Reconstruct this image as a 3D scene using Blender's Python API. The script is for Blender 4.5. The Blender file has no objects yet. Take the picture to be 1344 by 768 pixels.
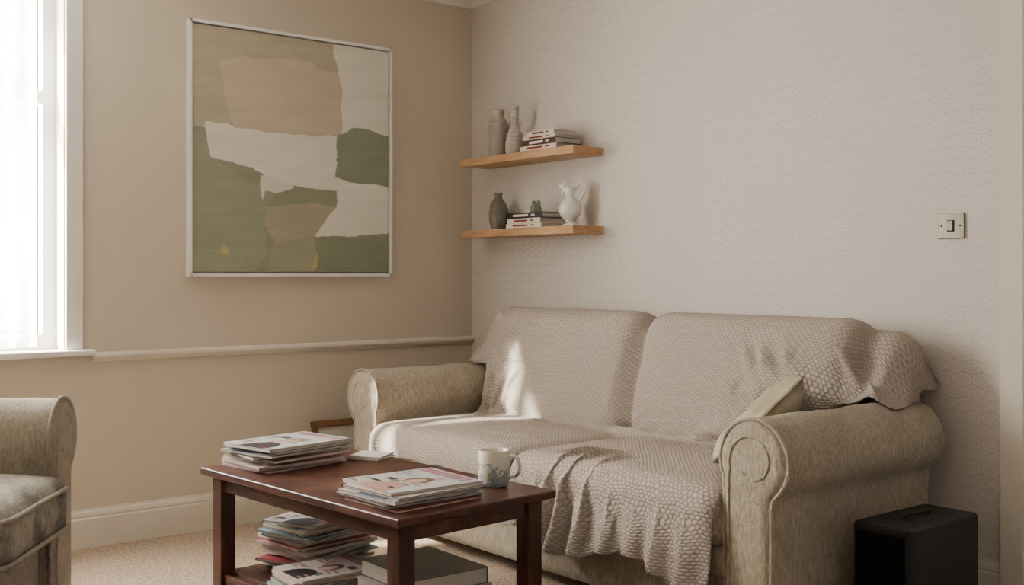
import bpy, bmesh, math, random
import numpy as np
from mathutils import Vector, Matrix, Euler, noise
random.seed(7); np.random.seed(7)
D=bpy.data; S=bpy.context.scene
def link(o): S.collection.objects.link(o); return o
def srgb(r,g,b):
    f=lambda c:(c/255/12.92 if c/255<=.04045 else ((c/255+.055)/1.055)**2.4)
    return (f(r),f(g),f(b),1)
# ---------------------------------------------------------------- materials
class M:
    def __init__(s,name):
        s.m=D.materials.new(name); s.m.use_nodes=True; s.nt=s.m.node_tree
        s.b=s.nt.nodes['Principled BSDF']; s.out=s.nt.nodes['Material Output']
    def n(s,t,**k):
        nd=s.nt.nodes.new(t)
        for a,v in k.items():
            if a=='ins':
                for i,x in v.items():
                    if isinstance(x,bpy.types.NodeSocket): s.nt.links.new(x,nd.inputs[i])
                    else: nd.inputs[i].default_value=x
            else: setattr(nd,a,v)
        return nd
    def l(s,a,b): s.nt.links.new(a,b)
    def math(s,op,a,b=None,c=None):
        ins={0:a}
        if b is not None: ins[1]=b
        if c is not None: ins[2]=c
        return s.n('ShaderNodeMath',operation=op,ins=ins).outputs[0]
    def coord(s,which='Object',scale=(1,1,1)):
        tc=s.n('ShaderNodeTexCoord'); mp=s.n('ShaderNodeMapping'); s.l(tc.outputs[which],mp.inputs[0])
        mp.inputs['Scale'].default_value=scale; return mp.outputs[0]
    def noise(s,v,scale,detail=3,rough=.5):
        return s.n('ShaderNodeTexNoise',ins={'Vector':v,'Scale':scale,'Detail':detail,'Roughness':rough}).outputs[0]
    def ramp(s,f,stops):
        r=s.n('ShaderNodeValToRGB'); s.l(f,r.inputs[0]); e=r.color_ramp.elements
        while len(e)<len(stops): e.new(.5)
        for i,(p,c) in enumerate(stops): e[i].position=p; e[i].color=c
        return r.outputs[0]
    def mix(s,f,a,b,bt='MIX'):
        n=s.n('ShaderNodeMix',data_type='RGBA',blend_type=bt)
        for i,x in ((0,f),(6,a),(7,b)):
            if isinstance(x,bpy.types.NodeSocket): s.l(x,n.inputs[i])
            else: n.inputs[i].default_value=x
        return n.outputs[2]
    def bump(s,h,strength=.3,dist=.01):
        b=s.n('ShaderNodeBump',ins={'Height':h,'Strength':strength,'Distance':dist})
        s.l(b.outputs[0],s.b.inputs['Normal'])
    def col(s,c,rough=.6,spec=.3):
        if isinstance(c,bpy.types.NodeSocket): s.l(c,s.b.inputs['Base Color'])
        else: s.b.inputs['Base Color'].default_value=c
        s.b.inputs['Roughness'].default_value=rough; s.b.inputs['Specular IOR Level'].default_value=spec
        return s
def simple(name,c,rough=.6,spec=.3,var=.06,sc=8,metal=0):
    m=M(name); v=m.coord()
    f=m.noise(v,sc,4); d=tuple(x*(1-var*2) for x in c[:3])+(1,)
    m.col(m.mix(f,c,d),rough,spec); m.b.inputs['Metallic'].default_value=metal
    m.bump(f,.05,.01); return m.m
def vcolmat(name,rough=.7,bump=0):
    m=M(name); a=m.n('ShaderNodeVertexColor'); a.layer_name='Col'; m.col(a.outputs[0],rough,.25)
    if bump:
        m.bump(m.math('ADD',m.noise(m.coord('Object',(1,.25,1)),90,5,.7),m.noise(m.coord(),14,3)),bump,.005)
    return m.m

def m_wall_left():
    m=M('wall_paint_beige'); v=m.coord()
    f=m.noise(v,1.3,4); g=m.noise(v,140,2)
    c=m.mix(f,srgb(205,193,175),srgb(195,182,163))
    h=m.noise(v,9,5,.7); hh=m.ramp(h,[(.68,(0,0,0,1)),(.76,(1,1,1,1))])
    c=m.mix(m.math('MULTIPLY',hh,.16),c,srgb(150,136,118))
    m.col(c,.75,.2); m.bump(g,.06,.004); return m.m
def m_wallpaper():
    m=M('wallpaper_trellis'); v=m.coord()
    sp=m.n('ShaderNodeSeparateXYZ',ins={0:v}); PX=.060; PZ=.041
    row=m.math('DIVIDE',sp.outputs[2],PZ); off=m.math('MULTIPLY',m.math('FLOOR',row),.5)
    a=m.math('ABSOLUTE',m.math('SUBTRACT',m.math('FRACT',m.math('ADD',m.math('DIVIDE',sp.outputs[0],PX),off)),.5))
    b=m.math('ABSOLUTE',m.math('SUBTRACT',m.math('FRACT',row),.5))
    d=m.math('MAXIMUM',m.math('MAXIMUM',a,b),m.math('MULTIPLY',m.math('ADD',a,b),.72))
    def line(dd,c0,w):
        q=m.math('ABSOLUTE',m.math('SUBTRACT',dd,c0)); return m.math('LESS_THAN',q,w)
    L=m.math('MAXIMUM',line(d,.40,.055),line(d,.17,.05))
    n=m.noise(v,1.1,3); nn=m.noise(v,260,2); fade=m.ramp(m.noise(v,2.2,2),[(.3,(.4,.4,.4,1)),(.7,(1,1,1,1))])
    base=m.mix(n,srgb(205,196,186),srgb(197,187,177))
    c=m.mix(m.math('MULTIPLY',m.math('MULTIPLY',L,.75),fade),base,srgb(222,216,209))
    m.col(c,.6,.3)
    m.bump(m.math('ADD',m.math('MULTIPLY',L,.6),m.math('MULTIPLY',nn,.4)),.15,.001); return m.m
def m_carpet():
    m=M('carpet_beige'); v=m.coord(); f=m.noise(v,75,5,.8); g=m.noise(v,5,4)
    c=m.mix(m.ramp(f,[(.38,(0,0,0,1)),(.62,(1,1,1,1))]),srgb(222,203,180),srgb(158,136,112)); c=m.mix(m.math('MULTIPLY',g,.3),c,srgb(160,140,118))
    m.col(c,.95,.05); m.bump(f,.8,.015); return m.m
def m_sofa(name='sofa_chenille',c1=(190,178,158),c2=(150,138,118),dark=None):
    m=M(name); v=m.coord('Object',(1,1,.25)); v2=m.coord()
    f=m.noise(v,150,4,.65); g=m.noise(v2,7,5,.65); h=m.noise(m.coord('Object',(.35,.35,1)),260,2)
    fr=m.ramp(f,[(.32,(0,0,0,1)),(.68,(1,1,1,1))])
    c=m.mix(fr,srgb(*c1),srgb(*c2))
    c=m.mix(m.math('MULTIPLY',m.ramp(g,[(.45,(0,0,0,1)),(.7,(1,1,1,1))]),.35),c,srgb(*[int(x*.82) for x in c2]))
    if dark:
        k=m.noise(v2,3.4,6,.7); c=m.mix(m.ramp(k,[(.46,(0,0,0,1)),(.6,(1,1,1,1))]),c,srgb(*dark))
    m.col(c,.95,.05); m.b.inputs['Sheen Weight'].default_value=.1
    m.bump(m.math('ADD',f,m.math('MULTIPLY',h,.5)),.8,.006); return m.m
def m_throw():
    m=M('throw_bobble_knit'); tc=m.n('ShaderNodeTexCoord')
    wn=m.n('ShaderNodeTexNoise',ins={'Vector':tc.outputs['UV'],'Scale':30.,'Detail':3.}).outputs['Color']
    ad=m.n('ShaderNodeVectorMath',operation='MULTIPLY_ADD',ins={0:wn,1:(.010,.008,0),2:tc.outputs['UV']}).outputs[0]
    sp=m.n('ShaderNodeSeparateXYZ',ins={0:ad})
    PX,PZ=.0195,.0088
    row=m.math('DIVIDE',sp.outputs[1],PZ); off=m.math('MULTIPLY',m.math('FLOOR',row),.5)
    a=m.math('MULTIPLY',m.math('SUBTRACT',m.math('FRACT',m.math('ADD',m.math('DIVIDE',sp.outputs[0],PX),off)),.5),2.0)
    b=m.math('MULTIPLY',m.math('SUBTRACT',m.math('FRACT',row),.5),1.7)
    r2=m.math('ADD',m.math('MULTIPLY',a,a),m.math('MULTIPLY',b,b))
    k=m.math('POWER',m.math('MAXIMUM',m.math('SUBTRACT',1.,r2),.0),.7)
    n=m.noise(tc.outputs['UV'],3,4); fz=m.noise(tc.outputs['UV'],380,4,.7)
    c=m.mix(k,srgb(154,142,131),srgb(192,179,167)); c=m.mix(m.math('MULTIPLY',n,.25),c,srgb(172,158,146)); c=m.mix(m.math('MULTIPLY',fz,.35),c,srgb(156,144,132))  # shade in the hollows between bobbles is painted into the yarn colour
    m.col(c,1.,.0)
    m.bump(m.math('ADD',k,m.math('MULTIPLY',fz,.6)),.8,.0040); return m.m
def m_wood(name,c1,c2,rough=.35,scale=(1,12,12),spec=.5,wear=None):
    m=M(name); v=m.coord('Object',scale); f=m.noise(v,5,6,.65); g=m.noise(m.coord(),4,5,.7)
    c=m.mix(m.ramp(f,[(.35,(0,0,0,1)),(.65,(1,1,1,1))]),srgb(*c1),srgb(*c2))
    if wear: c=m.mix(m.math('MULTIPLY',m.ramp(g,[(.50,(0,0,0,1)),(.64,(1,1,1,1))]),.55),c,srgb(*wear))
    m.col(c,rough,spec)
    r=m.n('ShaderNodeMapRange',ins={0:g,1:.3,2:.7,3:rough*.8,4:min(1,rough*1.5)}); m.l(r.outputs[0],m.b.inputs['Roughness'])
    m.bump(f,.15,.003); return m.m
def m_pages(name='paper_pages',c=(222,214,202)):
    m=M(name); v=m.coord('Object',(1,1,60)); f=m.noise(v,9,3,.6)
    m.col(m.mix(f,srgb(*c),srgb(*[int(x*.72) for x in c])),.8,.1); m.bump(f,.3,.001); return m.m
WHITE=simple('white_gloss_paint',srgb(230,226,217),.4,.4,.03)
CEIL=simple('ceiling_white',srgb(228,224,216),.8,.1,.02)
WL=m_wall_left(); WP=m_wallpaper(); CARPET=m_carpet(); SOFA=m_sofa(); THROW=m_throw()
ACH=m_sofa('armchair_chenille',(180,170,154),(144,134,118)); ACHS=m_sofa('armchair_seat_worn',(180,173,158),(144,136,122),(98,94,86))
MAH=m_wood('mahogany_worn',(80,42,29),(42,23,16),.34,(.9,14,14),.45,(114,74,52))
OAK=m_wood('oak_shelf',(186,148,106),(154,116,76),.45,(1.5,14,14))
FRAMEW=m_wood('brown_frame_wood',(140,100,64),(104,70,42),.4)
PAGES=m_pages()
BLACK=simple('black_vinyl',srgb(22,21,22),.5,.35,.1)
BLACK2=simple('black_cloth_grille',srgb(14,14,15),.9,.1,.1,200)
# ---------------------------------------------------------------- mesh helpers
def mesh(name,verts,faces,mat=None,parent=None,smooth=False,loc=None):
    me=D.meshes.new(name); me.from_pydata([tuple(v) for v in verts],[],faces); me.update()
    o=link(D.objects.new(name,me))
    if mat: me.materials.append(mat)
    if smooth: me.polygons.foreach_set('use_smooth',[True]*len(me.polygons))
    if parent: o.parent=parent
    if loc: o.location=loc
    return o
def empty(name,loc=(0,0,0),rz=0):
    e=link(D.objects.new(name,None)); e.location=loc; e.rotation_euler=(0,0,rz); e.empty_display_size=.1; return e
def bevel(o,w=.004,seg=2):
    b=o.modifiers.new('b','BEVEL'); b.width=w; b.segments=seg; b.limit_method='ANGLE'; b.angle_limit=math.radians(40); return o
def box(name,lo,hi,mat,parent=None,bw=0,rz=0,seg=2):
    c=[(lo[i]+hi[i])/2 for i in range(3)]; h=[(hi[i]-lo[i])/2 for i in range(3)]
    v=[(x*h[0],y*h[1],z*h[2]) for x in(-1,1) for y in(-1,1) for z in(-1,1)]
    f=[(0,1,3,2),(4,6,7,5),(0,4,5,1),(2,3,7,6),(0,2,6,4),(1,5,7,3)]
    o=mesh(name,v,f,mat,parent,loc=c); o.rotation_euler=(0,0,rz)
    if bw: bevel(o,bw,seg)
    return o
def boxes(name,lst,mat,parent=None,bw=0):
    V=[];F=[]
    for lo,hi in lst:
        b=len(V); V+=[(x,y,z) for x in(min(lo[0],hi[0]),max(lo[0],hi[0])) for y in(min(lo[1],hi[1]),max(lo[1],hi[1])) for z in(min(lo[2],hi[2]),max(lo[2],hi[2]))]
        F+=[tuple(b+i for i in q) for q in[(0,1,3,2),(4,6,7,5),(0,4,5,1),(2,3,7,6),(0,2,6,4),(1,5,7,3)]]
    o=mesh(name,V,F,mat,parent)
    if bw: bevel(o,bw)
    return o
def lathe(name,prof,mat,parent=None,loc=(0,0,0),seg=48,wob=0,sub=0,closed=False):
    V=[];F=[]
    for i,(r,z) in enumerate(prof):
        for j in range(seg):
            a=2*math.pi*j/seg; rr=r*(1+wob*noise.noise(Vector((math.cos(a)*1.5,math.sin(a)*1.5,z*18))))
            V.append((rr*math.cos(a),rr*math.sin(a),z))
    n=len(prof)
    for i in range(n-1):
        for j in range(seg):
            k=(j+1)%seg; F.append((i*seg+j,i*seg+k,(i+1)*seg+k,(i+1)*seg+j))
    F.append(tuple(range(seg))[::-1])
    if not closed: F.append(tuple((n-1)*seg+j for j in range(seg)))
    o=mesh(name,V,F,mat,parent,True,loc); return o
def tube(name,pts,r,mat,parent=None,cyc=False,res=3):
    cu=D.curves.new(name,'CURVE'); cu.dimensions='3D'; cu.bevel_depth=r; cu.bevel_resolution=res
    sp=cu.splines.new('POLY'); sp.points.add(len(pts)-1)
    for p,q in zip(sp.points,pts):
        p.co=(q[0],q[1],q[2],1); p.radius=q[3] if len(q)>3 else 1
    sp.use_cyclic_u=cyc; cu.use_fill_caps=True
    o=link(D.objects.new(name,cu)); cu.materials.append(mat)
    if parent:o.parent=parent
    return o
# cushion primitive: shared by mesh + SDF
class Cush:
    def __init__(s,c,h,r,rot=None,bulge=0,sag=0):
        s.c=np.array(c,float); s.h=np.array(h,float); s.r=r; s.R=np.array(rot if rot is not None else Matrix.Identity(3)); s.b=bulge
    def bf(s,q):
        return s.b*np.clip(1-(q[...,0]/s.h[0])**2,0,1)**.6*np.clip(1-(q[...,1]/s.h[1])**2,0,1)**.6*(q[...,2]>0)
    def sdf(s,P):
        q=(P-s.c)@s.R; q=q.copy(); q[...,2]-=s.bf(q)
        d=np.abs(q)-(s.h-s.r)
        return np.linalg.norm(np.maximum(d,0),axis=-1)+np.minimum(d.max(-1),0)-s.r
    def mesh(s,name,mat,parent,seg=.022,nz=.004,both=False):
        n=[max(4,int(2*x/seg)) for x in s.h]; vs={}; F=[]
        def vid(i,j,k):
            key=(i,j,k)
            if key not in vs: vs[key]=len(vs)
            return vs[key]
        nx,ny,nz_=n
        for i in range(nx):
            for j in range(ny):
                F.append((vid(i,j,0),vid(i,j+1,0),vid(i+1,j+1,0),vid(i+1,j,0)))
                F.append((vid(i,j,nz_),vid(i+1,j,nz_),vid(i+1,j+1,nz_),vid(i,j+1,nz_)))
        for i in range(nx):
            for k in range(nz_):
                F.append((vid(i,0,k),vid(i+1,0,k),vid(i+1,0,k+1),vid(i,0,k+1)))
                F.append((vid(i,ny,k),vid(i,ny,k+1),vid(i+1,ny,k+1),vid(i+1,ny,k)))
        for j in range(ny):
            for k in range(nz_):
                F.append((vid(0,j,k),vid(0,j,k+1),vid(0,j+1,k+1),vid(0,j+1,k)))
                F.append((vid(nx,j,k),vid(nx,j+1,k),vid(nx,j+1,k+1),vid(nx,j,k+1)))
        K=np.array(list(vs.keys()),float); P=(K/np.array(n)*2-1)*s.h
        q=np.clip(P,-(s.h-s.r),s.h-s.r); d=P-q; L=np.linalg.norm(d,axis=1,keepdims=True); L[L==0]=1
        P=q+d/L*s.r
        bz=s.bf(P); P[:,2]+=bz
        if both: 
            P2=P.copy(); P2[:,2]*=-1; P[:,2]-=s.bf(P2)
        W=P@s.R.T+s.c
        if nz:
            for i in range(len(W)):
                W[i]+=d[i]/max(1e-6,np.linalg.norm(d[i]))*nz*noise.noise(Vector(W[i])*6)
        return mesh(name,W,F,mat,parent,True)
# ---------------------------------------------------------------- room
H=1.1; ZC=2.56
boxes('floor',[((-.3,-4.7,-.1),(5.2,.3,0))],CARPET)
boxes('ceiling',[((-.3,-4.7,ZC),(5.2,.3,ZC+.1))],CEIL)
WY0,WY1,WZ0,WZ1=-3.25,-2.035,.80,2.36
boxes('wall_left',[((-.25,-4.6,0),(0,.0,WZ0-.02)),((-.25,-4.6,WZ1),(0,0,ZC)),((-.25,WY1,WZ0-.02),(0,0,WZ1)),((-.25,-4.6,WZ0-.02),(0,WY0,WZ1))],WL)
DX0,DX1,DZ=2.88,3.68,2.03
boxes('wall_right',[((-.25,0,0),(DX0,.2,ZC)),((DX1,0,0),(5.1,.2,ZC)),((DX0,0,DZ),(DX1,.2,ZC))],WP)
boxes('wall_back',[((-.25,-4.7,0),(5.1,-4.6,ZC))],WL)
# skirting with moulded profile
def molding(name,prof,axis,a,b,mat):
    V=[];F=[]
    for t in(a,b):
        for d,z in prof: V.append((d,t,z) if axis=='y' else (t,-d,z))
    n=len(prof); F=[(i,(i+1)%n,(i+1)%n+n,i+n) for i in range(n)]+[tuple(range(n)),tuple(range(n,2*n))[::-1]]
    o=mesh(name,V,F,mat); bm=bmesh.new(); bm.from_mesh(o.data); bmesh.ops.recalc_face_normals(bm,faces=bm.faces); bm.to_mesh(o.data); bm.free(); return o
def skp(h): return [(0,0),(.018,0),(.018,h-.04),(.014,h-.034),(.016,h-.026),(.013,h-.014),(.007,h-.006),(.006,h),(0,h)]
SKM=simple('skirting_cream_paint',srgb(216,207,192),.45,.35,.03)
molding('baseboard_left',skp(.155),'y',-4.6,-.001,SKM)
molding('baseboard_right',skp(.185),'x',.02,2.80,SKM)
dado=[(0,.748),(.010,.750),(.014,.757),(.026,.764),(.030,.772),(.028,.781),(.018,.786),(0,.787)]
DADOM=simple('dado_cream_paint',srgb(222,213,198),.45,.35,.03)
molding('trim_1',dado,'y',-1.93,-.001,DADOM)
corn=[(0,2.47),(.012,2.472),(.02,2.49),(.045,2.53),(.075,2.545),(.08,ZC),(0,ZC)]
molding('trim_2',corn,'y',-4.6,-.001,CEIL); molding('trim_3',corn,'x',.0,5.1,CEIL)
# window
w=empty('window_1')
boxes('architrave',[((0,-1.968,.80),(.02,-2.035,2.42)),((0,WY0-.07,.80),(.02,WY0,2.42)),((0,WY0,2.36),(.02,WY1,2.42))],WHITE,w,.004)
box('sill',(-.245,WY0-.10,.775),(.05,-1.925,.80),WHITE,w,.006)
fr=[((-.16,WY1-.055,.80),(-.10,WY1-.005,2.355)),((-.16,WY0+.005,.80),(-.10,WY0+.055,2.355)),((-.158,WY0+.055,.801),(-.102,WY1-.055,.86)),((-.158,WY0+.055,2.30),(-.102,WY1-.055,2.354)),
    ((-.165,WY0+.055,1.79),(-.098,WY1-.055,1.84)),((-.155,-2.66,.86),(-.105,-2.62,1.79)),((-.155,-2.66,1.84),(-.105,-2.62,2.30))]
boxes('sash_frame',fr,WHITE,w)
boxes('reveal_lining',[((-.249,WY1-.004,.801),(-.001,WY1+.002,2.36)),((-.249,WY0-.002,.801),(-.001,WY0+.004,2.36)),((-.249,WY0,2.355),(-.001,WY1,2.362))],WHITE,w)
g=M('window_glass'); 
tr=g.n('ShaderNodeBsdfTransparent'); gl=g.n('ShaderNodeBsdfGlossy',ins={'Roughness':.02}); mx=g.n('ShaderNodeMixShader',ins={0:.06,1:tr.outputs[0],2:gl.outputs[0]}); g.l(mx.outputs[0],g.out.inputs[0])
boxes('glass',[((-.137,WY0+.05,.85),(-.133,WY1-.05,2.31))],g.m,w)
# net curtain
g=M('net_voile'); tr=g.n('ShaderNodeBsdfTransparent'); tl=g.n('ShaderNodeBsdfTranslucent',ins={'Color':(.95,.95,.95,1)}); df=g.n('ShaderNodeBsdfDiffuse',ins={'Color':(.88,.88,.87,1)})
m1=g.n('ShaderNodeMixShader',ins={0:.3,1:tl.outputs[0],2:df.outputs[0]})
fv=g.noise(g.coord('Object',(1,1,.15)),20,3); fr_=g.n('ShaderNodeMapRange',ins={0:fv,1:.3,2:.7,3:.5,4:.75})
m2=g.n('ShaderNodeMixShader',ins={0:fr_.outputs[0],1:tr.outputs[0],2:m1.outputs[0]}); g.l(m2.outputs[0],g.out.inputs[0])
cur=empty('net_curtain')
V=[];F=[];nn=260
for k in range(14):
    z=.815+(2.33-.815)*k/13
    for i in range(nn):
        y=-2.13-(3.22-2.13)*i/(nn-1); V.append((-.03+.012*math.sin(y*75+.6*math.sin(y*13)+z*.5)+.005*math.sin(y*31+z*2),y,z))
for k in range(13):
    for i in range(nn-1): a=k*nn+i; F.append((a,a+1,a+1+nn,a+nn))
mesh('voile',V,F,g.m,cur,True)
tube('curtain_wire',[(-.03,WY0,2.325),(-.03,WY1,2.325)],.005,WHITE,cur)
# door at right
d=empty('door_1')
boxes('architrave',[((2.80,-.022,0),(DX0,0,DZ+.08)),((DX1,-.022,0),(DX1+.08,0,DZ+.08)),((DX0,-.022,DZ),(DX1,0,DZ+.08))],SKM,d,.005)
boxes('leaf',[((DX0+.01,.04,.01),(DX1-.01,.075,DZ-.005))],WHITE,d)
boxes('panel_mouldings',[((DX0+.1+i*.33,.03,z0),(DX0+.36+i*.33,.042,z1)) for i in(0,1) for z0,z1 in((.2,.85),(1.05,1.85))],WHITE,d,.008)
tube('handle',[(DX0+.07,.04,1.0),(DX0+.07,-.0,1.0),(DX0+.18,-.0,1.0)],.009,simple('brass',srgb(190,160,90),.3,.5,.05,8,1),d)
# light switch
ls=empty('light_switch'); ST=simple('brushed_steel',srgb(158,151,138),.25,.5,.12,60,1)
sx,sz=2.63,1.262
box('plate',(sx-.046,-.008,sz-.043),(sx+.046,0,sz+.043),ST,ls,.002)
box('rocker_surround',(sx-.012,-.011,sz-.019),(sx+.012,-.007,sz+.019),BLACK,ls,.001)
box('rocker',(sx-.010,-.015,sz-.017),(sx+.010,-.010,sz+.017),ST,ls,.002)
for i in(-1,1): box('screw_%d'%(i+2),(sx+i*.033-.003,-.0095,sz-.003),(sx+i*.033+.003,-.007,sz+.003),BLACK,ls,.001)
# ---------------------------------------------------------------- painting
def inpoly(px,py,poly):
    c=np.zeros(px.shape,bool); n=len(poly)
    for i in range(n):
        x1,y1=poly[i]; x2,y2=poly[(i+1)%n]
        cond=((y1>py)!=(y2>py)); 
        with np.errstate(divide='ignore',invalid='ignore'): xx=(x2-x1)*(py-y1)/(y2-y1+1e-12)+x1
        c^=cond&(px<xx)
    return c
pa=empty('abstract_painting')
py0,py1,pz0,pz1=-1.53,-.52,1.10,2.188
NX,NZ=360,380
ii,kk=np.meshgrid(np.linspace(0,1,NX),np.linspace(0,1,NZ))
U=251+251*ii; top=28+47*ii; Vp=top+(357-top)*kk
nzx=np.zeros_like(U); nzy=np.zeros_like(U); tone=np.zeros_like(U); dry=np.zeros_like(U)
for a in range(NZ):
    for b in range(NX):
        x=U[a,b];y=Vp[a,b]
        nzx[a,b]=4*noise.noise(Vector((x*.035,y*.035,1)))+1.6*noise.noise(Vector((x*.06,y*.4,2)))
        nzy[a,b]=2.5*noise.noise(Vector((x*.03,y*.05,5)))+1.2*noise.noise(Vector((x*.12,y*.3,6)))
        tone[a,b]=noise.noise(Vector((x*.02,y*.08,9)))*.6+noise.noise(Vector((x*.035,y*.9,4)))*.35
        dry[a,b]=noise.noise(Vector((x*.05,y*1.1,14)))
X=U+nzx;Y=Vp+nzy
C=np.zeros(U.shape+(3,))
def c3(r,g,b): return np.array(srgb(r,g,b)[:3])
C[:]=c3(174,165,142)
layers=[([(282,82),(300,76),(316,72),(330,78),(372,78),(400,86),(402,94),(440,98),(440,140),(436,182),(350,174),(300,168),(290,130)],(190,176,153)),
 ([(404,80),(418,62),(440,78),(438,98),(402,94)],(174,163,140)),
 ([(240,168),(270,166),(280,205),(330,222),(350,240),(440,252),(600,250),(600,400),(200,400)],(133,136,114)),
 ([(240,175),(262,170),(285,215),(335,250),(340,330),(300,400),(200,400)],(144,146,123)),
 ([(425,55),(600,60),(600,310),(400,312),(430,272),(430,252),(350,240),(320,220),(272,206),(266,158),(290,160),(300,168),(350,175),(436,182),(438,120),(428,80)],(222,217,203)),
 ([(432,180),(452,169),(474,172),(520,190),(520,252),(460,242),(427,234)],(124,129,106)),
 ([(338,272),(400,266),(430,273),(398,312),(350,322),(336,290)],(160,152,130)),
 ([(345,322),(400,310),(440,315),(408,357),(395,400),(330,400)],(148,146,121)),
 ([(400,312),(520,306),(520,400),(405,400)],(126,130,107)),
 ([(296,284),(332,240),(352,246),(345,262),(310,292)],(142,145,125)),
 ([(330,230),(346,230),(372,246),(352,254),(338,250),(332,262)],(214,208,194)),
 ([(281,324),(289,322),(291,332),(284,333)],(184,164,106)),([(398,345),(403,328),(405,352),(399,355)],(176,158,102))]
for poly,c in layers:
    mk=inpoly(X,Y,poly); grown=inpoly(X+2.5*dry,Y+1.5*dry,poly)&(dry>.1)
    mm_=mk|grown; C[mm_]=C[mm_]*.06+c3(*c)*.94
C*=(1+.15*tone)[...,None]
Vv=np.stack([np.full(U.shape,.034)+.0014*tone,py0+.012+(py1-py0-.024)*ii,pz1-.012-(pz1-pz0-.024)*kk],-1).reshape(-1,3)
F=[(a*NX+b,(a+1)*NX+b,(a+1)*NX+b+1,a*NX+b+1) for a in range(NZ-1) for b in range(NX-1)]
def colgrid(name,V,F,C,mat,parent):
    o=mesh(name,V,F,mat,parent,True); ca=o.data.color_attributes.new('Col','FLOAT_COLOR','POINT')
    cc=np.ones((len(V),4),np.float32); cc[:,:3]=np.clip(C.reshape(-1,3),0,1); ca.data.foreach_set('color',cc.ravel()); return o
colgrid('canvas',Vv,F,C,vcolmat('oil_paint',.6,.35),pa)
boxes('stretcher',[((.004,py0+.012,pz0+.012),(.032,py1-.012,pz1-.012))],simple('canvas_edge',srgb(90,84,70)),pa)
f_=.010
boxes('floater_frame',[((.002,py0-f_*.4,pz0-.006),(.045,py0+f_*.7,pz1+.006)),((.002,py1-f_*.7,pz0-.006),(.045,py1+f_*.4,pz1+.006)),((.002,py0-.002,pz0-.006),(.045,py1+.002,pz0+.007)),((.002,py0-.002,pz1-.007),(.045,py1+.002,pz1+.006))],simple('white_frame',srgb(238,235,230),.5,.3,.02),pa)
# ---------------------------------------------------------------- shelves
for z in(1.669,1.318):
    s=box('floating_shelf',(.15,-.186,z-.036),(.977,0,z),OAK,None,.002)
ZU,ZL=1.6695,1.3185
def stone(name,c,ns=40):
    m=M(name); v=m.coord(); f=m.noise(v,ns,5,.7); m.col(m.mix(f,srgb(*c),srgb(*[int(x*.75) for x in c])),.85,.15); m.bump(f,.5,.004); return m.m
def smooth(ctrl,n=60):
    t=np.linspace(0,len(ctrl)-1,n); out=[]
    for q in t:
        i=min(int(q),len(ctrl)-2); f=q-i; p0=ctrl[max(i-1,0)];p1=ctrl[i];p2=ctrl[i+1];p3=ctrl[min(i+2,len(ctrl)-1)]
        out.append(tuple(.5*((2*p1[k])+(-p0[k]+p2[k])*f+(2*p0[k]-5*p1[k]+4*p2[k]-p3[k])*f*f+(-p0[k]+3*p1[k]-3*p2[k]+p3[k])*f**3) for k in(0,1)))
    return out
va=smooth([(.038,0),(.043,.01),(.045,.08),(.046,.15),(.043,.175),(.034,.192),(.029,.203),(.031,.220),(.032,.232),(.024,.232),(.022,.2)],80)
va=[(r+.0012*math.sin(z*420) if .01<z<.18 else r,z) for r,z in va]
lathe('stoneware_vase',va,stone('stoneware_grey',(182,172,158)),None,(.335,-.095,ZU),wob=.04)
vb=smooth([(.036,0),(.041,.01),(.043,.06),(.040,.09),(.028,.115),(.020,.135),(.016,.16),(.017,.185),(.020,.215),(.021,.232),(.016,.232),(.012,.2)],80)
vb=[(r+.0015*math.sin(z*330),z) for r,z in vb]
lathe('bottle_vase',vb,stone('stoneware_sand',(196,186,170)),None,(.475,-.105,ZU),wob=.05)
vc=smooth([(.028,0),(.034,.006),(.048,.05),(.050,.085),(.040,.125),(.022,.15),(.017,.163),(.022,.178),(.018,.178),(.013,.165)],70)
lathe('dark_bud_vase',vc,stone('dark_stoneware',(128,122,108)),None,(.345,-.10,ZL),wob=.03)
def mk(c,r=.45,n='cloth'): return simple('%s_%d_%d_%d'%((n,)+tuple(c)),srgb(*c),r,.3,.08)
def book(parent,name,c,size,rz,col,pages=PAGES):
    L,W,T=size
    cm=mk(col,.4,'book_cover')
    ct=.0025
    a=boxes(name+'_cover',[((-L/2,-W/2,0),(L/2,W/2,ct)),((-L/2,-W/2,T-ct),(L/2,W/2,T)),((-L/2,-W/2,0),(L/2,-W/2+.003,T))],cm,parent,.001)
    b=boxes(name+'_pages',[((-L/2+.004,-W/2+.003,ct),(L/2-.004,W/2-.005,T-ct))],pages,parent)
    tt=boxes(name+'_title',[((-L*.30,-W/2-.0004,T*.3),(L*.12,-W/2+.001,T*.7)),((L*.2,-W/2-.0004,T*.35),(L*.3,-W/2+.001,T*.65))],mk((235,225,210) if sum(col)<380 else (120,30,30) if col[0]>200 else (30,30,30),.5,'title'),parent)
    for o in(a,b,tt): o.location=c; o.rotation_euler=(0,0,rz)
b1=empty('book_stack',(0,0,0)); z=ZU
for i,(L,W,T,col,rz) in enumerate([(.245,.16,.021,(222,212,194),.03),(.235,.155,.026,(72,46,42),-.03),(.215,.15,.018,(224,212,188),.05),(.19,.14,.020,(232,224,208),-.02)]):
    book(b1,'book_%d'%i,(.735+.01*((i%2)-.5),-.10,z+.0005),(L,W,T),rz,col); z+=T+.0008
b2=empty('book_stack',(0,0,0)); z=ZL
for i,(L,W,T,col,rz) in enumerate([(.25,.155,.020,(224,214,194),.02),(.245,.15,.022,(228,220,206),-.02),(.25,.15,.026,(44,42,44),.03)]):
    book(b2,'book_%d'%i,(.625,-.10,z+.0005),(L,W,T),rz,col); z+=T+.0008
gm=M('green_glass'); gm.col(srgb(160,170,144),.15,.5); gm.b.inputs['Transmission Weight'].default_value=.5
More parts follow.
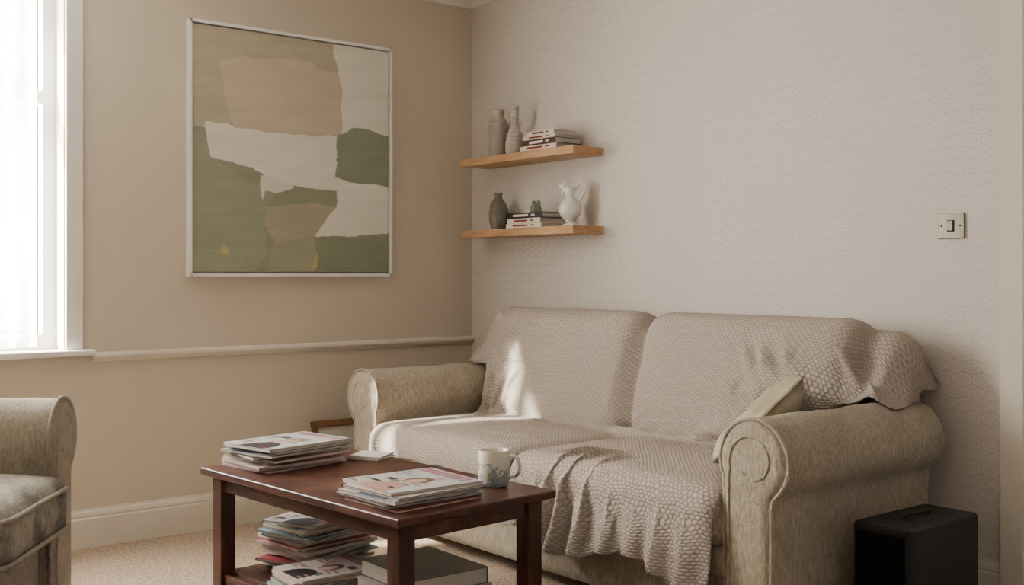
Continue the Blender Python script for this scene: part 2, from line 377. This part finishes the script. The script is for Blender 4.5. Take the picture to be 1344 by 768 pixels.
v_=gm.noise(gm.coord(),60,3); gm.bump(v_,.4,.004)
fg=empty('glass_figurine',(.625,-.10,z+.0005))
lathe('body',smooth([(.020,0),(.024,.006),(.026,.02),(.020,.035),(.010,.042)],30),gm.m,fg,(0,0,0),24,wob=.2)
for i,(a,b) in enumerate(((-.014,.0),(.014,.004))): lathe('ear_%d'%i,smooth([(.006,0),(.011,.008),(.010,.018),(.003,.024)],16),gm.m,fg,(a,b,.034),16)
jug=empty('ceramic_jug',(.865,-.10,ZL+.0005),math.radians(35)); PW=simple('white_porcelain',srgb(230,225,215),.3,.5,.03)
lathe('body',smooth([(.034,0),(.036,.006),(.022,.016),(.024,.026),(.044,.048),(.051,.075),(.044,.102),(.025,.122),(.019,.138),(.022,.155),(.029,.170),(.022,.171),(.015,.15)],80),PW,jug,wob=.04)
def arc(cx,cz,rx,rz,a0,a1,n=18,y=0): return [(cx+rx*math.cos(math.radians(a0+(a1-a0)*i/n)),y,cz+rz*math.sin(math.radians(a0+(a1-a0)*i/n))) for i in range(n+1)]
hp=[(.020,0,.160),(.030,0,.182),(.046,0,.194),(.062,0,.188),(.068,0,.168),(.062,0,.146),(.050,0,.128),(.040,0,.112)]
def resample(path,n):
    p=np.array(path,float); L=np.r_[0,np.cumsum(np.linalg.norm(np.diff(p,axis=0),axis=1))]; t=np.linspace(0,L[-1],n)
    return np.stack([np.interp(t,L,p[:,i]) for i in range(p.shape[1])],-1),L[-1]
tube('handle',[tuple(a) for a in resample(hp,30)[0]],.0065,PW,jug)
tube('spout',[(-.010,0,.150,1.3),(-.024,0,.168,1.2),(-.038,0,.182,.95),(-.050,0,.186,.7)],.012,PW,jug)
for i,(x,zz,r) in enumerate(((-.004,.178,.012),(-.020,.190,.010),(.010,.186,.010),(-.034,.150,.009))):
    lathe('flower_%d'%i,[(r*math.sin(math.pi*k/10)+1e-4,-r*math.cos(math.pi*k/10)) for k in range(11)],PW,jug,(x,-.004,zz),16,wob=.25)
# ---------------------------------------------------------------- sofa
def arm_outline(sgn,rc=.57,r=.12,inner=-.105,outer=.062,bot=.05):
    pts=[(inner,bot+(rc-.06-bot)*i/10) for i in range(10)]
    a0=math.radians(208); a1=math.radians(-52); n=34
    pts+= [(r*math.cos(a0+(a1-a0)*i/n),rc+r*math.sin(a0+(a1-a0)*i/n)) for i in range(n+1)]
    ex=pts[-1]; pts.append(((ex[0]+outer)/2-.004,ex[1]-.016)); 
    pts+=[(outer,ex[1]-.04-(ex[1]-.04-bot)*i/10) for i in range(11)]
    pts+=[(outer-(outer-inner)*i/5,bot) for i in range(1,5)]
    return [(sgn*x,z) for x,z in pts]
def arm(name,x0,y0,y1,sgn,mat,parent,rc=.57,r=.12):
    o2=arm_outline(sgn,rc,r)
    ys=[(y0,.035),(y0+.002,.018),(y0+.010,.006),(y0+.026,0)]
    k=28; ys+=[(y0+.026+(y1-y0-.05)*i/k,0) for i in range(1,k+1)]+[(y1-.008,.006),(y1,.03)]
    V=[];n=len(o2); nor=[]
    for i in range(n):
        a=o2[i-1];b=o2[(i+1)%n]; t=(b[0]-a[0],b[1]-a[1]); L=math.hypot(*t) or 1; nor.append((t[1]/L*sgn,-t[0]/L*sgn))
    for y,ins in ys:
        for i,(x,z) in enumerate(o2):
            q=Vector((x0+x,y,z)); dn=.006*noise.noise(q*6)+.004*noise.noise(q*16)
            V.append((x0+x+nor[i][0]*(ins-dn),y,z+nor[i][1]*(ins-dn)))
    F=[(a*n+i,a*n+(i+1)%n,(a+1)*n+(i+1)%n,(a+1)*n+i) for a in range(len(ys)-1) for i in range(n)]
    F.append(tuple(range(n))); F.append(tuple((len(ys)-1)*n+i for i in range(n))[::-1])
    o=mesh(name,V,F,mat,parent,True)
    bm=bmesh.new(); bm.from_mesh(o.data); bmesh.ops.recalc_face_normals(bm,faces=bm.faces); bm.to_mesh(o.data); bm.free()
    p=[(x0+x,y0+.012,z) for x,z in o2[:-4]]
    tube(name+'_piping',p,.0065,mat,parent)
    sp=[]
    for i in range(40):
        a=math.radians(200-i*8.5); rr=.082-.0009*i
        sp.append((x0+sgn*rr*math.cos(a),y0+.0005,rc+rr*math.sin(a)))
    dn=[(x0+sgn*(-.082),y0+.0005,zz) for zz in np.linspace(.08,rc-.04,8)]
    tube(name+'_scroll',dn+sp,.0045,mat,parent)
    return o
sofa=empty('sofa')
XA,XB=.425,2.54
arm('arm_left',XA,-.925,-.08,-1,SOFA,sofa); arm('arm_right',XB,-.925,-.08,1,SOFA,sofa)
th=math.radians(12)
Rb=Matrix(((1,0,0),(0,math.sin(th),-math.cos(th)),(0,math.cos(th),math.sin(th))))
frame=Cush((1.485,-.13,.50),(1.09,.09,.40),.085); 
backs=[Cush((.98,-.215,.675),(.480,.265,.105),.09,Rb,.04),Cush((1.97,-.215,.675),(.480,.265,.105),.09,Rb,.04)]
seats=[Cush((1.01,-.60,.375),(.475,.355,.08),.055,None,.025),Cush((1.96,-.60,.375),(.475,.355,.08),.055,None,.025)]
base=Cush((1.485,-.49,.175),(1.06,.40,.125),.03)
apron=Cush((1.485,-.895,.26),(.96,.03,.045),.025)
frame.mesh('back_frame',SOFA,sofa); base.mesh('base',SOFA,sofa,.04,0); apron.mesh('front_rail',SOFA,sofa,.03,.002)
for i,c in enumerate(backs): c.mesh('back_cushion_%d'%(i+1),SOFA,sofa)
for i,c in enumerate(seats): c.mesh('seat_cushion_%d'%(i+1),SOFA,sofa)
for i,(x,y) in enumerate(((.45,-.85),(2.52,-.85),(.45,-.12),(2.52,-.12))):
    lathe('foot_%d'%(i+1),[(.022,0),(.03,.02),(.03,.055)],MAH,sofa,(x,y,0),20)
def sdf_all(P):
    d=np.minimum(frame.sdf(P),base.sdf(P))
    for c in backs+seats+[apron]: d=np.minimum(d,c.sdf(P))
    for x0,sg in((XA,-1),(XB,1)):
        q=P-np.array([x0,0,.57]); yy=np.clip(q[...,1],-.915,-.09); 
        dd=np.sqrt(q[...,0]**2+(q[...,1]-yy)**2+q[...,2]**2)-.12; d=np.minimum(d,dd)
        cx=x0+sg*(-.0215); b=np.abs(P-np.array([cx,-.50,.28]))-np.array([.083,.42,.23]); 
        d=np.minimum(d,np.linalg.norm(np.maximum(b,0),axis=-1)+np.minimum(b.max(-1),0))
    return d
def grad(P,s):
    e=1e-3; G=np.stack([sdf_all(P+np.eye(3)[i]*e)-s for i in range(3)],-1)/e
    return G/np.maximum(np.linalg.norm(G,axis=-1,keepdims=True),1e-6)
def sim(P,pin,steps=60,iters=6,thick=.009,sx=1.0):
    P=P.copy(); V=np.zeros_like(P); prs=[]
    def sl(di,dj):
        a=(slice(0,-di or None),slice(max(0,-dj),(-dj) if dj>0 else None)); b=(slice(di,None),slice(max(0,dj),dj if dj<0 else None)); return a,b
    for di,dj,k in((0,1,.45),(1,0,.45),(1,1,.25),(1,-1,.25),(0,2,.12),(2,0,.12),(0,4,.06),(4,0,.06)):
        a,b=sl(di,dj); L=np.linalg.norm(P[b]-P[a],axis=-1)*(sx if di==0 else 1); prs.append((a,b,L,k))
    g=np.array([0,0,-9.8]); dt=1/60
    w=np.ones(P.shape[:2]+(1,)); w[pin]=0
    for st in range(steps):
        V=V*.90+g*dt*.6; P0=P.copy(); P=P+V*dt*w
        for it in range(iters):
            for a,b,L,k in prs:
                d=P[b]-P[a]; l=np.linalg.norm(d,axis=-1); c=(k*(l-L)/np.maximum(l,1e-6))[...,None]*d
                P[a]+=c*w[a]*.7; P[b]-=c*w[b]*.7
        s=sdf_all(P); G=grad(P,s)
        pen=np.clip(thick-s,0,.03)[...,None]; hit=(pen>0)
        P=P+G*pen*w
        P[...,2]=np.maximum(P[...,2],.015); P[...,1]=np.minimum(P[...,1],-.012)
        T=P-P0; Tn=(T*G).sum(-1,keepdims=True)*G; P=np.where(hit,P-(T-Tn)*.6*w,P)
        V=(P-P0)/dt; V=np.where(hit,V*.3,V)
    for _ in range(4):
        Q=P.copy(); Q[1:-1,1:-1]=P[1:-1,1:-1]*.8+.05*(P[:-2,1:-1]+P[2:,1:-1]+P[1:-1,:-2]+P[1:-1,2:]); P=np.where(w>0,Q,P)
        s=sdf_all(P); G=grad(P,s); P=P+G*np.clip(thick-s,0,.05)[...,None]; P[...,1]=np.minimum(P[...,1],-.012)
    return P
def cloth(name,P,UV,parent):
    R,C=P.shape[:2]; F=[(a*C+b,(a+1)*C+b,(a+1)*C+b+1,a*C+b+1) for a in range(R-1) for b in range(C-1)]
    o=mesh(name,P.reshape(-1,3),F,THROW,parent,True); uv=o.data.uv_layers.new(name='UVMap'); uvf=UV.reshape(-1,2)
    idx=np.zeros(len(o.data.loops),int); o.data.loops.foreach_get('vertex_index',idx); uv.data.foreach_set('uv',uvf[idx].astype(np.float32).ravel())
    bm=bmesh.new(); bm.from_mesh(o.data); bmesh.ops.recalc_face_normals(bm,faces=bm.faces)
    bm.to_mesh(o.data); bm.free()
    sd=o.modifiers.new('s','SOLIDIFY'); sd.thickness=.007; sd.offset=0
    sb=o.modifiers.new('ss','SUBSURF'); sb.levels=1; sb.render_levels=1
    return o
def nz(x,y,z=0): return noise.noise(Vector((x,y,z)))
def ridge(d,w): return math.exp(-(d/w)**2)
thr=empty('throw_blanket')
R_,C_=72,200
path,LA=resample([(-.025,.80),(-.035,.925),(-.09,.955),(-.17,.962),(-.255,.94),(-.30,.88),(-.345,.70),(-.385,.52),(-.40,.485),(-.46,.478)],R_)
P=np.zeros((R_,C_,3)); UV=np.zeros((R_,C_,2))
for a in range(R_):
    y,z=path[a]
    f=min(1,max(0,(.84-z)/.10)) if a>R_*.35 else 0
    f=f*f*(3-2*f)
    xl=.36+f*(.575-.36); xr=2.60-f*(2.60-2.405)
    for b in range(C_):
        t=b/(C_-1); x=xl+t*(xr-xl); zz=z; yy=y
        if x>2.44:
            drop=np.interp(x,[2.42,2.48,2.53,2.58,2.62],[.965,.935,.86,.76,.71]); zz=min(zz,drop)
        if x<.50: zz=min(zz,np.interp(x,[.35,.40,.44,.50],[.80,.90,.945,.965]))
        if x>2.42 and a>R_*.35: zz=max(zz,.57+math.sqrt(max(0,.12**2-(x-2.54)**2))+.015) ; 
        yy-= .014*(1+nz(x*5+z*3,z*2.5,1)) if a>12 else 0
        zz+= .009*(1+nz(x*4.5,z*3,4))
        front=min(1,max(0,(a/R_-.36)/.10)); topf=min(1,max(0,(a-6)/10))*(1-front)
        dn=0
        for xc,sl,am,w_ in((.64,.22,.046,.024),(.71,.26,.036,.022),(.79,.30,.024,.024),(.93,-.16,.020,.032),(1.10,-.25,.016,.028),(1.25,.25,.018,.028),(1.36,.30,.020,.026),(1.62,-.28,.022,.028),(1.74,-.35,.016,.028),(1.88,.20,.017,.03),(2.02,-.4,.020,.028),(2.13,-.55,.032,.028),(2.22,-.62,.042,.026),(2.31,-.62,.044,.025)):
            dn+=am*ridge(x-xc-sl*(z-.72),w_)
        dn-=.050*ridge(x-1.475,.028)
        dn+=.016*ridge(z-.80+.10*((x-.98)/.4)**2,.024)*ridge(x-.98,.35)+.018*ridge(z-.62+.10*((x-1.93)/.4)**2,.026)*ridge(x-1.93,.33)+.014*ridge(z-.84+.08*((x-1.98)/.4)**2,.022)*ridge(x-1.98,.3)
        yy-=dn*front; zz+=dn*.55*topf
        e=max(0,(x-2.20)/.4) if a>8 else 0
        q=max(0,math.sin(x*46+y*10)); zz+=.022*e*q; yy-=.012*e*q*front
        e=max(0,(.60-x)/.24) if a>8 else 0
        q=max(0,math.sin(x*64-z*8+1)); yy-=.030*e*q*front; zz+=.018*e*q
        P[a,b]=(x,yy,zz); UV[a,b]=(x*1.02,a/(R_-1)*LA)
pin=np.zeros((R_,C_),bool); pin[0,:]=True
PA=sim(P,pin,22,8,.012,1.0); cloth('back_drape',PA,UV,thr)
def seatpiece(name,x0,x1,hang,folds,seed,R_=66,C_=84):
    P=np.zeros((R_,C_,3)); UV=np.zeros((R_,C_,2))
    for b in range(C_):
        t=b/(C_-1); x=x0+t*(x1-x0); h=hang(x)
        pts=[(-.37,.50),(-.45,.495),(-.60,.503),(-.80,.495),(-.90,.482),(-.955,.462),(-.975,.43)]
        pts+=[(-.978,.43-h*i/4) for i in range(1,5)] if h>.01 else []
        pt,LL=resample(pts,R_)
        for a in range(R_):
            y,z=pt[a]; s=a/(R_-1)
            k=folds(x,y,z); 
            up=k+.007*(1+nz(x*7,y*7+z*7,seed))
            if y>-.93: zz=z+up; yy=y
            elif y>-.97: zz=z+up*.7; yy=y-up*.7
            else: zz=z; yy=y-up*1.1
            xx=x+.010*nz(x*3,s*6,seed+3)
            P[a,b]=(xx,yy,zz); UV[a,b]=(t*(x1-x0)*1.05,s*LL)
    pin=np.zeros((R_,C_),bool); pin[0,:]=True
    Q=sim(P,pin,16,9,.014,1.0); cloth(name,Q,UV,thr)
def fB(x,y,z):
    d=y+.60
    return .024*ridge(x-.64-.2*d,.025)+.018*ridge(x-.74-.3*d,.025)+.014*ridge(x-.93+.2*d,.03)+.020*ridge(x-1.12+.5*d,.028)+.018*ridge(x-1.28+.6*d,.025)+.024*ridge(y+.50+.1*math.sin(x*9),.025)+.016*ridge(y+.80+.05*math.sin(x*7+1),.025)
seatpiece('seat_drape_left',.555,1.475,lambda x:.045+.02*math.sin(x*5)+max(0,x-1.25)*.2,fB,1,66,100)
def fC(x,y,z):
    l=(y+.58) if y>-.96 else (-.38-(.43-z))
    s=0
    for xc,sl,am,w in((1.74,.40,.044,.024),(1.82,.46,.054,.024),(1.90,.44,.052,.024),(1.98,.36,.044,.024),(2.07,.25,.034,.026),(2.16,.15,.028,.028),(1.62,.2,.026,.03),(1.54,.1,.020,.025),(2.25,.10,.034,.026),(2.35,.05,.032,.024)):
        g=min(1,max(0,(-l)/.30)); g=g*g*(3-2*g); s+=am*g*ridge(x-xc-sl*l*.6,w)
    s+=.010*ridge(y+.58-.12*math.sin(x*6),.04)
    return s
seatpiece('seat_drape_right',1.475,2.425,lambda x:.125+.02*math.sin(x*11)+.03*max(0,(x-2.0)/.4)+.06*max(0,(x-2.28)/.14),fC,5,80,150)
# scatter cushion
pc=M('scatter_cushion_fabric'); v=pc.coord(); f=pc.noise(v,7,3); pc.col(pc.mix(pc.ramp(f,[(.45,(0,0,0,1)),(.55,(1,1,1,1))]),srgb(182,171,146),srgb(160,149,124)),.9,.1); pc.bump(pc.noise(v,220,2),.4,.003)
n=30; V=[];F=[]; HS=.19
for sd in(1,-1):
    for i in range(n+1):
        for j in range(n+1):
            u=i/n*2-1; w_=j/n*2-1
            sx_=u*(1-.08*(1-w_**2)*abs(u)); sy_=w_*(1-.08*(1-u**2)*abs(w_))
            th_=.055*((1-u**4)*(1-w_**4))**.6
            V.append((sx_*HS,sy_*HS,sd*(th_+.002)+.012*nz(u*3,w_*3,sd)*(1-u**4)*(1-w_**4)))
N=(n+1)**2
for i in range(n):
    for j in range(n):
        a=i*(n+1)+j; F.append((a,a+n+1,a+n+2,a+1)); F.append((N+a,N+a+1,N+a+n+2,N+a+n+1))
ed=[i*(n+1) for i in range(n+1)]+[n*(n+1)+j for j in range(1,n+1)]+[i*(n+1)+n for i in range(n-1,-1,-1)]+[j for j in range(n-1,0,-1)]
for k in range(len(ed)): a=ed[k];b=ed[(k+1)%len(ed)]; F.append((a,b,b+N,a+N))
cu=mesh('scatter_cushion',V,F,pc.m,None,True,(2.305,-.590,.620))
nrm=Vector((-.66,-.30,.69)).normalized(); xa=Vector((.148,.182,.25)); xa=(xa-nrm*xa.dot(nrm)).normalized(); ya=nrm.cross(xa)
cu.rotation_euler=Matrix((xa,ya,nrm)).transposed().to_euler()
# ---------------------------------------------------------------- armchair
ac=empty('armchair',(.945,-2.30,0),math.radians(55))
inn=empty('armchair_parts'); inn.parent=ac; inn.rotation_euler=(0,0,math.radians(90))
arm('arm_far',-.12,-.02,.78,1,ACH,inn,.605,.12); arm('arm_near',-.82,-.02,.78,-1,ACH,inn,.605,.12)
Cush((-.47,.70,.50),(.42,.10,.45),.09).mesh('back_frame',ACH,inn)
Cush((-.47,.56,.72),(.25,.25,.09),.08,Rb,.03).mesh('back_cushion',ACH,inn)
Cush((-.47,.235,.415),(.255,.30,.085),.05,None,.04).mesh('seat_cushion',ACHS,inn)
Cush((-.47,.38,.18),(.27,.36,.13),.03).mesh('base',ACH,inn,.04,0)
rp=[]
for (cx,cy),a0 in zip([(-.47-.205,-.015),(-.47+.205,-.015),(-.47+.205,.48),(-.47-.205,.48)],(180,270,0,90)):
    for i in range(9): a=math.radians(a0+i*90/8); rp.append((cx+.05*math.cos(a),cy+.05*math.sin(a),.472))
tube('seat_piping',rp,.007,ACH,inn,True)
rp2=[(x,y,.355) for x,y,_ in rp]; tube('seat_piping_lower',rp2,.007,ACH,inn,True)
for i,(x,y) in enumerate(((-.12,.05),(-.82,.05),(-.12,.72),(-.82,.72))): lathe('foot_%d'%(i+1),[(.02,0),(.028,.02),(.028,.055)],MAH,inn,(x,y,0),16)
# ---------------------------------------------------------------- coffee table
TX,TY,TR,TH=1.60,-1.61,math.radians(4),.47
tb=empty('coffee_table',(TX,TY,0),TR)
box('top',(-.535,-.29,TH-.024),(.535,.29,TH),MAH,tb,.005,0,3)
lg=.054
MAHL=m_wood('mahogany_legs',(76,40,28),(42,23,16),.34,(14,14,1),.45,(100,64,45))
for i,(sx_,sy_) in enumerate(((-1,-1),(1,-1),(1,1),(-1,1))):
    cx=sx_*.475;cy=sy_*.235; box('leg_%d'%(i+1),(cx-lg/2,cy-lg/2,0),(cx+lg/2,cy+lg/2,TH-.024),MAHL,tb,.003)
boxes('apron',[((-.45,-.25,TH-.075),(.45,-.23,TH-.024)),((-.45,.23,TH-.075),(.45,.25,TH-.024)),((-.49,-.21,TH-.075),(-.47,.21,TH-.024)),((.47,-.21,TH-.075),(.49,.21,TH-.024))],MAH,tb,.002)
ZS=.135
boxes('lower_rails',[((-.45,-.25,ZS-.04),(.45,-.22,ZS-.008)),((-.45,.22,ZS-.04),(.45,.25,ZS-.008)),((-.49,-.21,ZS-.04),(-.46,.21,ZS-.008)),((.46,-.21,ZS-.04),(.49,.21,ZS-.008))],MAH,tb,.002)
boxes('lower_shelf',[((-.46,-.225+i*.075,ZS-.008),(.46,-.225+i*.075+.070,ZS)) for i in range(6)],MAH,tb,.001)
# magazines
VC=vcolmat('magazine_print',.28)
def cover(w,h,seed,base=(210,200,190)):
    rs=random.Random(seed); nx,ny=66,88; C=np.zeros((ny,nx,3)); C[:]=c3(*base)
    pal=[(150,52,54),(56,72,96),(186,150,134),(104,118,106),(48,46,52),(176,124,120),(160,176,184),(214,200,194),(200,200,196)]
    def rect(x0,y0,x1,y1,c): C[int(y0*ny):max(int(y0*ny)+1,int(y1*ny)),int(x0*nx):max(int(x0*nx)+1,int(x1*nx))]=c3(*c)
    yy,xx=np.mgrid[0:ny,0:nx]; xx=xx/nx; yy=yy/ny
    rect(.03,.04,.97,.80,rs.choice(pal[6:]))
    for _ in range(10):
        a,b=rs.uniform(.05,.75),rs.uniform(.05,.66); rect(a,b,a+rs.uniform(.06,.18),b+rs.uniform(.05,.14),rs.choice(pal))
    cx=rs.uniform(.4,.6); C[((xx-cx)/.15)**2+((yy-.52)/.15)**2<1]=c3(*rs.choice([(60,44,38),(110,84,60),(130,108,80)]))
    C[((xx-cx)/.26)**2+((yy-.08)/.24)**2<1]=c3(*rs.choice(pal[1:6])); C[((xx-cx)/.09)**2+((yy-.48)/.12)**2<1]=c3(202,170,150)
    x=.06; tc=rs.choice([(160,36,50),(36,42,70),(150,44,70)])
    while x<.9:
        wl=rs.uniform(.05,.10); rect(x,.83,min(.95,x+wl),.96,tc); rect(x+wl*.3,.87,min(.95,x+wl*.7),.91,base); x+=wl+.02
    for k in range(9):
        yy_=.06+k*.08; l=rs.uniform(.10,.26); x=rs.choice([.06,.68]); rect(x,yy_,min(.96,x+l),yy_+.022,rs.choice(pal[:5])); rect(x,yy_+.03,min(.96,x+l*.7),yy_+.042,(70,66,66))
    return C*.9
def magstack(name,loc,n,w,h,t,rz,seed,spread=.02,rot=.12):
    e=empty(name,loc,rz); rs=random.Random(seed); z=.0006
    cols=[(170,146,144),(206,200,194),(56,64,88),(150,66,66),(218,212,204),(130,150,160),(80,74,74),(196,172,154)]
    for i in range(n):
        tt=t*rs.uniform(.7,1.5); ox,oy=rs.uniform(-spread,spread),rs.uniform(-spread,spread); r=rs.uniform(-rot,rot); ww=w*rs.uniform(.92,1.03); hh=h*rs.uniform(.92,1.03)
        def slab(nm,z0,z1,ins,mat):
            V=[];F=[]; k=10
            for a in range(k+1):
                for b in range(2):
                    x=-ww/2+ins+(ww-2*ins)*a/k; y=(-hh/2+ins) if b==0 else hh/2-ins
                    V.append((x,y,z0)); V.append((x,y,z1))
            for a in range(k):
                q=a*4; F+=[(q,q+4,q+5,q+1),(q+2,q+3,q+7,q+6),(q+1,q+5,q+7,q+3),(q,q+2,q+6,q+4)]
            F+=[(0,1,3,2),(k*4,k*4+2,k*4+3,k*4+1)]
            o=mesh(nm,V,F,mat,e); o.location=(ox,oy,z); o.rotation_euler=(0,0,r); return o
        slab('pages_%d'%i,.0010,tt-.0010,.0015,PAGES)
        c=rs.choice(cols); mt=mk(c,.3,'mag_cover')
        slab('back_cover_%d'%i,0,.0012,0,mt); slab('front_cover_%d'%i,tt-.0012,tt,0,mt)
        box_=mesh('spine_%d'%i,[(-ww/2-.0004,-hh/2,0),(-ww/2-.0004,hh/2,0),(-ww/2-.0004,hh/2,tt),(-ww/2-.0004,-hh/2,tt)],[(0,1,2,3)],mt,e); box_.location=(ox,oy,z); box_.rotation_euler=(0,0,r)
        if i>=n-3:
            C=cover(ww,hh,seed*31+i,rs.choice([(210,196,190),(204,186,182),(186,196,202),(218,210,200)]))
            ny,nx=C.shape[:2]; Vv=[(-ww/2+ww*b/(nx-1),-hh/2+hh*a/(ny-1),tt+.0003) for a in range(ny) for b in range(nx)]
            FF=[(a*nx+b,a*nx+b+1,(a+1)*nx+b+1,(a+1)*nx+b) for a in range(ny-1) for b in range(nx-1)]
            o=colgrid('cover_print_%d'%i,Vv,FF,C,VC,e); o.location=(ox,oy,z); o.rotation_euler=(0,0,r)
        z+=tt+.0006
    return z
magstack('magazine_stack',(1.195,-1.690,TH),9,.26,.33,.0065,.12,3,.022,.14)
magstack('magazine_stack',(1.945,-1.675,TH),6,.265,.31,.0075,.03,8,.015,.09)
magstack('magazine_stack',(1.235,-1.59,ZS),17,.24,.31,.0075,.25,12,.018,.17)
magstack('magazine_stack',(1.535,-1.725,ZS),7,.21,.28,.007,-.1,19,.010,.08)
bb=empty('book_stack',(1.835,-1.565,ZS),TR-.05); z=.0005
for i,(L,W,T,col) in enumerate([(.33,.26,.032,(80,76,74)),(.32,.26,.030,(196,188,176)),(.31,.25,.048,(106,102,98))]):
    book(bb,'book_%d'%i,(.0,.0,z),(L,W,T),(.05 if i%2 else -.04)+math.pi,col); z+=T+.001
cs=empty('coaster_set',(1.285,-1.405,TH),.5)
for i in range(2): box('coaster_%d'%i,(-.06,-.06,.0006+i*.007),(.06,.06,.0066+i*.007),simple('coaster_white',srgb(222,215,203),.5,.3,.15,30),cs,.001,i*.12)
mug=empty('coffee_mug',(1.945,-1.385,TH))
mm=M('mug_glaze'); v=mm.coord('Object'); f=mm.noise(v,22,3,.6); sp=mm.n('ShaderNodeSeparateXYZ',ins={0:v})
msk=mm.math('MULTIPLY',mm.ramp(f,[(.47,(0,0,0,1)),(.53,(1,1,1,1))]),mm.math('LESS_THAN',sp.outputs[2],.072))
hue=mm.ramp(mm.noise(v,40,2),[(.4,srgb(92,120,136)),(.6,srgb(150,168,160))])
mm.col(mm.mix(mm.math('MULTIPLY',msk,.85),srgb(224,216,200),hue),.25,.5)
R=.046;hh=.108
lathe('body',[(.036,.0008),(.042,.004),(R,.02),(R+.0005,.06),(R+.001,hh-.002),(R,hh),(R-.003,hh-.001),(R-.004,.06),(R-.005,.012),(.03,.008),(.001,.008)],mm.m,mug,seg=64)
hd=[(R-.004,0,.088),(R+.012,0,.093),(R+.027,0,.084),(R+.034,0,.064),(R+.031,0,.044),(R+.018,0,.030),(R-.002,0,.026)]
tube('handle',[tuple(a) for a in resample(hd,24)[0]],.0055,mm.m,mug); mug.rotation_euler=(0,0,math.radians(38))
lathe('tea',[(.001,.092),(.0415,.092),(.0415,.0915),(.001,.0915)],simple('tea',srgb(90,56,34),.1,.5),mug)
# ---------------------------------------------------------------- speaker
sw=empty('subwoofer_speaker')
box('cabinet',(2.685,-.65,.015),(2.868,-.27,.393),BLACK,sw,.014,0,4)
box('front_grille',(2.70,-.658,.04),(2.853,-.648,.37),BLACK2,sw,.004)
box('top_panel',(2.72,-.56,.392),(2.835,-.36,.3945),BLACK,sw,.001)
tube('carry_handle',[(2.777,-.54,.395),(2.777,-.53,.404),(2.777,-.40,.404),(2.777,-.39,.395)],.005,BLACK,sw)
for i,(x,y) in enumerate(((2.71,-.62),(2.84,-.62),(2.71,-.3),(2.84,-.3))): lathe('foot_%d'%i,[(.012,0),(.014,.016)],BLACK,sw,(x,y,0),12)
# leaning frame by left wall
lf=empty('leaning_picture_frame',(.165,-.73,.002)); lf.rotation_euler=(0,math.radians(-14),0)
boxes('frame',[((0,-.24,0),(.02,-.21,.44)),((0,.21,0),(.02,.24,.44)),((0,-.24,0),(.02,.24,.03)),((0,-.24,.41),(.02,.24,.44))],FRAMEW,lf,.003)
boxes('print',[((.004,-.21,.03),(.010,.21,.41))],simple('print_mount',srgb(206,198,184),.4,.3,.05),lf)
# ---------------------------------------------------------------- lights
def area(name,loc,rot,sx_,sy_,pw,col):
    L=D.lights.new(name,'AREA'); L.shape='RECTANGLE'; L.size=sx_; L.size_y=sy_; L.energy=pw; L.color=col
    o=link(D.objects.new(name,L)); o.location=loc; o.rotation_euler=rot; return o
o=area('window_daylight',(-.42,-2.40,1.55),(0,0,0),2.4,2.6,1200,(1,.968,.93)); o.rotation_euler=Vector((-1,0,0)).to_track_quat('Z','Y').to_euler()
L=D.lights.new('sun','SUN'); L.energy=85; L.angle=math.radians(1.4); L.color=(1,.94,.84); o=link(D.objects.new('sun',L))
o.rotation_euler=(-Vector((.895,2.0,-1.35))).to_track_quat('Z','Y').to_euler()
wd=D.worlds.new('world'); S.world=wd; wd.use_nodes=True; bg=wd.node_tree.nodes['Background']; bg.inputs[0].default_value=(1,.97,.94,1); bg.inputs[1].default_value=.38
# ---------------------------------------------------------------- camera
cam=D.cameras.new('camera'); cam.sensor_width=36; cam.lens=1443/1344*36; cam.shift_y=-23/1344; cam.clip_start=.05
co=link(D.objects.new('camera',cam)); co.location=(4.531,-3.417,1.1); co.rotation_euler=(math.radians(90),0,math.radians(50.9)); S.camera=co
